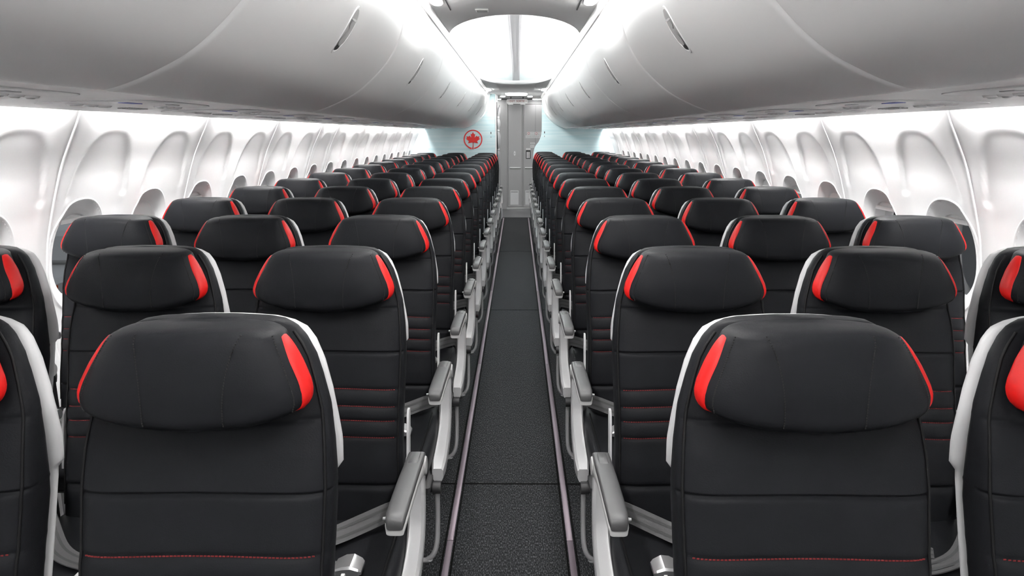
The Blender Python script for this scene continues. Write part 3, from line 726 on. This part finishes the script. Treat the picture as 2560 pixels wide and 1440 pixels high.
for sg in (-1, 1):
    for i in range(34):
        v = 0.10 + 0.86 * i / 33; x = sg * (0.062 + 0.022 * v - 0.008 * math.sin(PI * v)); wd = interp(HW, v)
        y = head_surf(x, v, wd); z = hz(v, x); m.box(x - 0.0008, x + 0.0008, y - 0.0004, y + 0.001, z - 0.0015, z + 0.0015)
    for i in range(34):
        v = 0.06 + 0.88 * i / 33; wd = interp(HW, v); x = sg * wd * 0.93
        y = head_surf(x, v, wd); z = hz(v, x); m.box(x - 0.0009, x + 0.0009, y - 0.0004, y + 0.001, z - 0.0015, z + 0.0015)
mb_head.merge(m, 1); me_head = mb_head.build('headrest', [M_leather, M_thread_k], shift=SH, angle=75, fix=False)
def wing(sg):
    m = MB(); lo = []
    for i in range(25):
        v = 0.03 + 0.92 * i / 24; a = math.sin(PI * i / 24) ** 0.33 + 0.02
        fat = a * (1.12 - 0.18 * i / 24)
        wd = interp(HW, v); f0, bk = head_cs(0.5); z = hz(v, wd * 0.95); c = yb(z) - 0.012
        lo.append([(sg * (wd - 0.004 + 0.0125 * fat * math.cos(t)), c + 0.022 * min(1, fat) * math.sin(t), z) for t in [2 * PI * q / 20 for q in range(20)]])
    m.loft(lo); return m.build('headrest_wing', M_red, shift=SH, angle=75)
me_wL, me_wR = wing(-1), wing(1)
# -- seat cushion
m = MB(); lo = []
for i, (y, zt_, wd) in enumerate([(-0.655, 0.425, 0.15), (-0.66, 0.435, 0.19), (-0.655, 0.448, 0.210), (-0.64, 0.462, 0.222), (-0.61, 0.474, 0.228), (-0.55, 0.480, 0.230), (-0.45, 0.478, 0.231), (-0.35, 0.475, 0.230), (-0.25, 0.477, 0.228), (-0.17, 0.480, 0.222), (-0.13, 0.478, 0.21)]):
    zb_ = 0.375 if i > 2 else 0.40 - i * 0.008
    L_ = []
    for q in range(40):
        a = 2 * PI * q / 40
        x = wd * spow(math.cos(a), 2 / 6.0); z = (zt_ + zb_) / 2 + (zt_ - zb_) / 2 * spow(math.sin(a), 2 / 4.0)
        if math.sin(a) > 0: z -= 0.010 * (1 - (x / 0.23) ** 2)
        L_.append((x, y, z))
    lo.append(L_)
m.loft(lo); mb_c = m
m = MB()
for q in (-1, 1): m.tube([(q * 0.205, y, z) for y, z in ((-0.63, 0.463), (-0.61, 0.474), (-0.55, 0.481), (-0.45, 0.479), (-0.35, 0.476), (-0.25, 0.478))], 0.003, 6)
mb_c.merge(m, 1); me_cush = mb_c.build('seat_cushion', [M_leather, M_leather2], shift=SH, angle=60, fix=False)
# -- base
m = MB(); m.box(-0.235, 0.235, -0.60, -0.15, 0.345, 0.374, 0.006)
for y in (-0.50, -0.22): m.tube([(-0.247, y, 0.325), (0.247, y, 0.325)], 0.021, 12)
me_base = m.build('seat_base', M_dark, shift=SH)
def leg_mesh(x):
    m = MB()
    m.tube([(x, -0.50, 0.32), (x, -0.50, 0.03)], 0.016, 10)
    m.tube([(x, -0.22, 0.32), (x, -0.12, 0.03)], 0.016, 10)
    m.tube([(x, -0.50, 0.06), (x, -0.14, 0.30)], 0.010, 8)
    m.box(x - 0.02, x + 0.02, -0.53, -0.08, 0.006, 0.032, 0.004)
    return m.build('leg', M_tube, shift=SH)
def bag_bar(s, pos):      # s = direction towards the aisle, restraint bar under the front edge
    m = MB()
    if pos == 'aisle':
        pts = [(s * 0.246, -0.50, 0.355), (s * 0.247, -0.505, 0.28), (s * 0.247, -0.515, 0.20), (s * 0.245, -0.53, 0.14), (s * 0.236, -0.54, 0.105), (s * 0.215, -0.545, 0.085), (s * 0.18, -0.545, 0.08), (-s * 0.247, -0.545, 0.08)]
        pts = smooth_pts(pts, 4)
    else: pts = [(-0.247, -0.545, 0.08), (0.247, -0.545, 0.08)]
    m.tube(pts, 0.0085, 10); return m.build('baggage_bar', M_tube, shift=SH)
# -- armrests
def armrest(xc, s, aisle):
    """xc centre x, s towards the aisle."""
    hw = 0.0243 if aisle else 0.021
    root_m = MB(); lo = []
    top = [(-0.140, 0.612, 0.6), (-0.143, 0.630, 0.85), (-0.150, 0.640, 1.0), (-0.22, 0.645, 1.0), (-0.30, 0.650, 1.02), (-0.40, 0.653, 1.02), (-0.475, 0.653, 1.0), (-0.495, 0.648, 0.93), (-0.502, 0.640, 0.8)]
    for y, z, k_ in top:        # light frame below the pad
        zb_ = z - 0.031 - 0.03 * ssm(-0.30, -0.16, y)
        lo.append([(xc + hw * k_ * spow(math.cos(a), 0.5), y, (z - 0.012 + zb_) / 2 + (z - 0.012 - zb_) / 2 * spow(math.sin(a), 0.5)) for a in [2 * PI * q / 20 for q in range(20)]])
    root_m.loft(lo)
    fr = root_m.build('armrest', M_frame, shift=SH, angle=50)
    m = MB(); lo = []
    for y, z, k_ in top[1:]:
        lo.append([(xc + (hw - 0.0015) * k_ * spow(math.cos(a), 0.45), y - 0.002, z - 0.008 + 0.0095 * spow(math.sin(a), 0.6)) for a in [2 * PI * q / 20 for q in range(20)]])
    m.loft(lo); m.build('armrest_pad', M_pad, fr, shift=SH, angle=50)
    m = MB(); m.box(xc - 0.012, xc + 0.012, -0.23, -0.165, 0.6445, 0.6475, 0.001); m.build('pad_inlay', M_pad, fr, shift=SH)
    m = MB(); bx_ = xc - s * (hw + 0.004)
    m.disc((xc - s * (hw - 0.002), -0.475, 0.634), (-s, 0, 0), 0.0055, 0.008, 12, 0.004); m.build('recline_button', M_metal, fr, shift=SH)
    for q in (-1, 1): m = MB(); m.disc((xc + q * (hw - 0.003), -0.168, 0.610), (q, 0, 0), 0.026, 0.005, 24, 0.023); m.build('pivot_cap', M_frame, fr, shift=SH, angle=30)
    if aisle:
        m = MB(); pts = smooth_pts([(-0.158, 0.605), (-0.168, 0.56), (-0.180, 0.50), (-0.205, 0.445), (-0.26, 0.405), (-0.34, 0.385), (-0.43, 0.375), (-0.51, 0.368)], 4); lo = []
        N = len(pts)
        for i, p in enumerate(pts):
            a = pts[max(i - 1, 0)]; b = pts[min(i + 1, N - 1)]; d = Vector((b[0] - a[0], b[1] - a[1])).normalized(); nn = Vector((-d.y, d.x))
            hh = interp([(0, 0.030), (0.3, 0.034), (0.7, 0.036), (0.93, 0.034), (1, 0.024)], i / (N - 1)); ww = interp([(0, 0.020), (0.4, 0.021), (0.9, 0.0235), (1, 0.018)], i / (N - 1))
            sh = s * interp([(0, 0.0), (0.6, 0.002), (1, 0.004)], i / (N - 1))
            prof = [(-1, -0.7), (-0.7, -1), (0.7, -1), (1, -0.7), (1, 0.35), (0.62, 1.0), (-0.62, 1.0), (-1, 0.35)]
            lo.append([(xc + sh + ww * u, p[0] + nn.x * hh * v, p[1] + nn.y * hh * v) for u, v in prof])
        m.loft(lo); m.build('side_panel', M_shell, fr, shift=SH, angle=32)
        m = MB(); m.tube([(xc - 0.012, -0.515, 0.328), (xc + 0.015, -0.515, 0.328)], 0.021, 14); m.build('bar_mount', M_dark, fr, shift=SH)
    else:
        m = MB(); m.box(xc - 0.014, xc + 0.014, -0.20, -0.145, 0.36, 0.60, 0.006); m.build('support_post', M_dark, fr, shift=SH)
    # white bracket rising behind the pivot
    m = MB(); xb = xc - s * (0.036 if aisle else 0.0)
    m.loft([[(xb + u * 0.003, -0.070 + (z - 0.6) * 0.22 + v * d_, z) for u, v in ((-1, -1), (1, -1), (1, 1), (-1, 1))] for z, d_ in ((0.56, 0.016), (0.66, 0.018), (0.705, 0.016), (0.718, 0.008))])
    m.build('pivot_bracket', M_shell, fr, shift=SH, angle=30)
    if not aisle: m = MB(); m.tube([(xb - 0.016, -0.10, 0.722), (xb + 0.016, -0.10, 0.722)], 0.014, 16); kn = m.build('pivot_knuckle', M_metal, fr, shift=SH); m = MB(); m.disc((xb, -0.1135, 0.722), (0, -1, 0), 0.007, 0.003, 12); m.build('bolt', M_dark, kn, shift=SH)
    return fr
# -- seat belt
def ribbon(pts, wdt, dirs, th=0.0016):
    m = MB(); lo = []; P = smooth_pts(pts, 6); D = smooth_pts(dirs, 6)
    P = [Vector(p) for p in P]; Nn = []
    for i, (p, d) in enumerate(zip(P, D)):
        tg = (P[min(i + 1, len(P) - 1)] - P[max(i - 1, 0)]).normalized(); d = Vector(d); d = (d - tg * d.dot(tg)).normalized()
        u = tg.cross(d).normalized(); u = u if u.z > 0 else -u
        Nn.append((d, u)); d = d * wdt / 2; u = u * th
        lo.append([p - d - u, p + d - u, p + d + u, p - d + u])
    m.loft(lo); return m, P, Nn
def belt(s):
    pA = [(s * 0.226, -0.175, 0.478), (s * 0.218, -0.20, 0.510), (s * 0.18, -0.235, 0.513), (s * 0.12, -0.275, 0.503), (s * 0.05, -0.325, 0.494), (-s * 0.03, -0.365, 0.484)]
    dA = [(0.2 * s, .6, 1), (0.2 * s, .6, 1), (0.2 * s, .6, 1), (0.3 * s, .7, .8), (0.4 * s, 1, 0.5), (0.3 * s, 1, 0.1)]
    m, P, D = ribbon(pA, 0.046, dA); r = m.build('seat_belt', M_belt, shift=SH, angle=30)
    m = MB()
    for q in (-0.22, 0.22):
        lo = []
        for p, d in zip(P, D):
            dd, u = d; c = p + u * 0.0030 + dd * 0.046 * q; e = dd * 0.046 * 0.07
            lo.append([c - e, c + e])
        m.loft(lo, closed=False)
    m.build('belt_stripe', M_belt2, r, shift=SH, fix=False)
    pB = [(-s * 0.232, -0.18, 0.475), (-s * 0.218, -0.21, 0.512), (-s * 0.17, -0.28, 0.512), (-s * 0.09, -0.37, 0.486), (s * 0.0, -0.415, 0.481), (s * 0.09, -0.43, 0.484)]
    dB = [(-0.1 * s, .6, 1), (-0.2 * s, .6, 1), (-0.5 * s, .8, .7), (-0.6 * s, 1, 0.1), (-0.2 * s, 1, 0), (0, 1, 0)]
    dB = [(-a, b, c) for a, b, c in dB]
    m, P, D = ribbon(pB, 0.046, dB); b2 = m.build('belt_strap', M_belt, r, shift=SH, angle=30)
    m = MB()
    for q in (-0.22, 0.22):
        lo = []
        for p, d in zip(P, D):
            dd, u = d; c = p + u * 0.0030 + dd * 0.046 * q; e = dd * 0.046 * 0.07
            lo.append([c - e, c + e])
        m.loft(lo, closed=False)
    m.build('belt_stripe', M_belt2, r, shift=SH, fix=False)
    # buckle
    m = MB(); X = s * 0.125; Y = -0.435
    prof = [(-0.034, 0.006, 0.020), (-0.030, 0.012, 0.026), (-0.010, 0.021, 0.029), (0.008, 0.023, 0.029), (0.026, 0.014, 0.027), (0.032, 0.008, 0.022)]
    lo = []
    for u, h_, w_ in prof:
        lo.append([(X + s * u, Y - w_, 0.484), (X + s * u, Y + w_, 0.484), (X + s * u, Y + w_, 0.484 + h_ * 0.75), (X + s * u, Y + w_ - 0.004, 0.484 + h_), (X + s * u, Y - w_ + 0.004, 0.484 + h_), (X + s * u, Y - w_, 0.484 + h_ * 0.75)])
    m.loft(lo); m.build('buckle', M_metal, r, shift=SH, angle=25)
    m = MB(); m.disc((s * 0.235, -0.175, 0.46), (s, 0, 0), 0.013, 0.008, 14, 0.011); m.disc((-s * 0.24, -0.175, 0.46), (s, 0, 0), 0.013, 0.008, 14, 0.011); m.build('belt_anchor', M_metal, r, shift=SH)
    return r

proto = {}
common = [me_back, me_shell, me_head, me_cush, me_base]
for s in (-1, 1):              # s: side of the cabin; the aisle lies towards -s
    a = -s
    for pos in ('aisle', 'middle', 'window'):
        root = empty('airline_seat', (0, 0, 0))
        def ch(o, par, new=True):
            c = o.copy(); COL.objects.link(c); c.parent = par; return c
        bk = ch(me_back, root)
        sh_ = ch(me_shell, root); ch(me_tray, sh_)
        hd = ch(me_head, root); ch(me_wL, hd)['label'] = 'red leather side wing'; ch(me_wR, hd)['label'] = 'red leather side wing'
        cu = ch(me_cush, root)
        ch(me_base, root)
        if pos != 'middle': leg_mesh(a * 0.12 if pos == 'aisle' else 0.0).parent = root
        bag_bar(a, pos).parent = root
        if pos == 'aisle': armrest(a * 0.246, a, True).parent = root
        else:
            armrest(a * 0.2475, a, False).parent = root
            if pos == 'window': armrest(-a * 0.236, -a, False).parent = root
        belt(a).parent = root
        proto[(s, pos)] = root
for o in (me_back, me_shell, me_tray, me_head, me_wL, me_wR, me_cush, me_base): bpy.data.objects.remove(o)

SX = {'aisle': 0.488, 'middle': 0.983, 'window': 1.475}
used = set()
for s in (-1, 1):
    for r in range(ROWS[s]):
        for pos in ('aisle', 'middle', 'window'):
            if r == 0 and pos == 'window': continue
            pr = proto[(s, pos)]
            o = pr if (s, pos) not in used else copy_tree(pr)
            used.add((s, pos))
            o.location = (s * SX[pos], Y0 + PITCH * r - 0.30, 0)
            where = {0: 'row nearest the camera', ROWS[s] - 1: 'last row before the blue bulkhead'}.get(r, '%s row from the camera' % ordn[r])
            tag(o, 'black leather %s seat %s of the aisle, %s' % (pos, sside(s), where), 'airline seat', '%s seats %s of the aisle' % (pos, sside(s)))

# ------------------------------------------------------------------ outside
m = MB(); m.box(-90, 90, -60, 120, -2.75, -2.7); tag(m.build('ground', M_tarmac, smooth=False), 'grey airport apron outside the windows', kind='structure')
root = empty('service_vehicle', (-9.3, 13.2, -2.7), 'white and orange striped service vehicle seen through the left window behind the second row', 'vehicle')
m = MB(); m.box(-1.1, 1.1, -2.2, 2.2, 0.45, 1.62, 0.08); m.box(-1.0, 1.0, 0.6, 2.0, 1.62, 2.3, 0.1); m.build('body', M_vwhite, root)
m = MB()
for i in range(8):
    x = -0.98 + i * 0.27; m.loft([[(x, y, 1.2), (x + 0.13, y, 1.2), (x + 0.20, y, 1.52), (x + 0.07, y, 1.52)] for y in (-2.21, -2.19)])
for i in range(16):
    y = -2.1 + i * 0.27; m.loft([[(x, y, 1.2), (x, y + 0.13, 1.2), (x, y + 0.20, 1.52), (x, y + 0.07, 1.52)] for x in (1.09, 1.11)])
m.build('warning_stripes', M_orange, root, smooth=False)
m = MB(); m.box(-1.12, 1.12, -2.25, 2.22, 0.40, 0.55, 0.03); m.build('bumper', M_orange, root)
for x in (-1.0, 1.0):
    for y in (-1.4, 1.4): m = MB(); m.disc((x, y, 0.38), (math.copysign(1, x), 0, 0), 0.38, 0.14, 24); m.build('wheel', M_black, root)
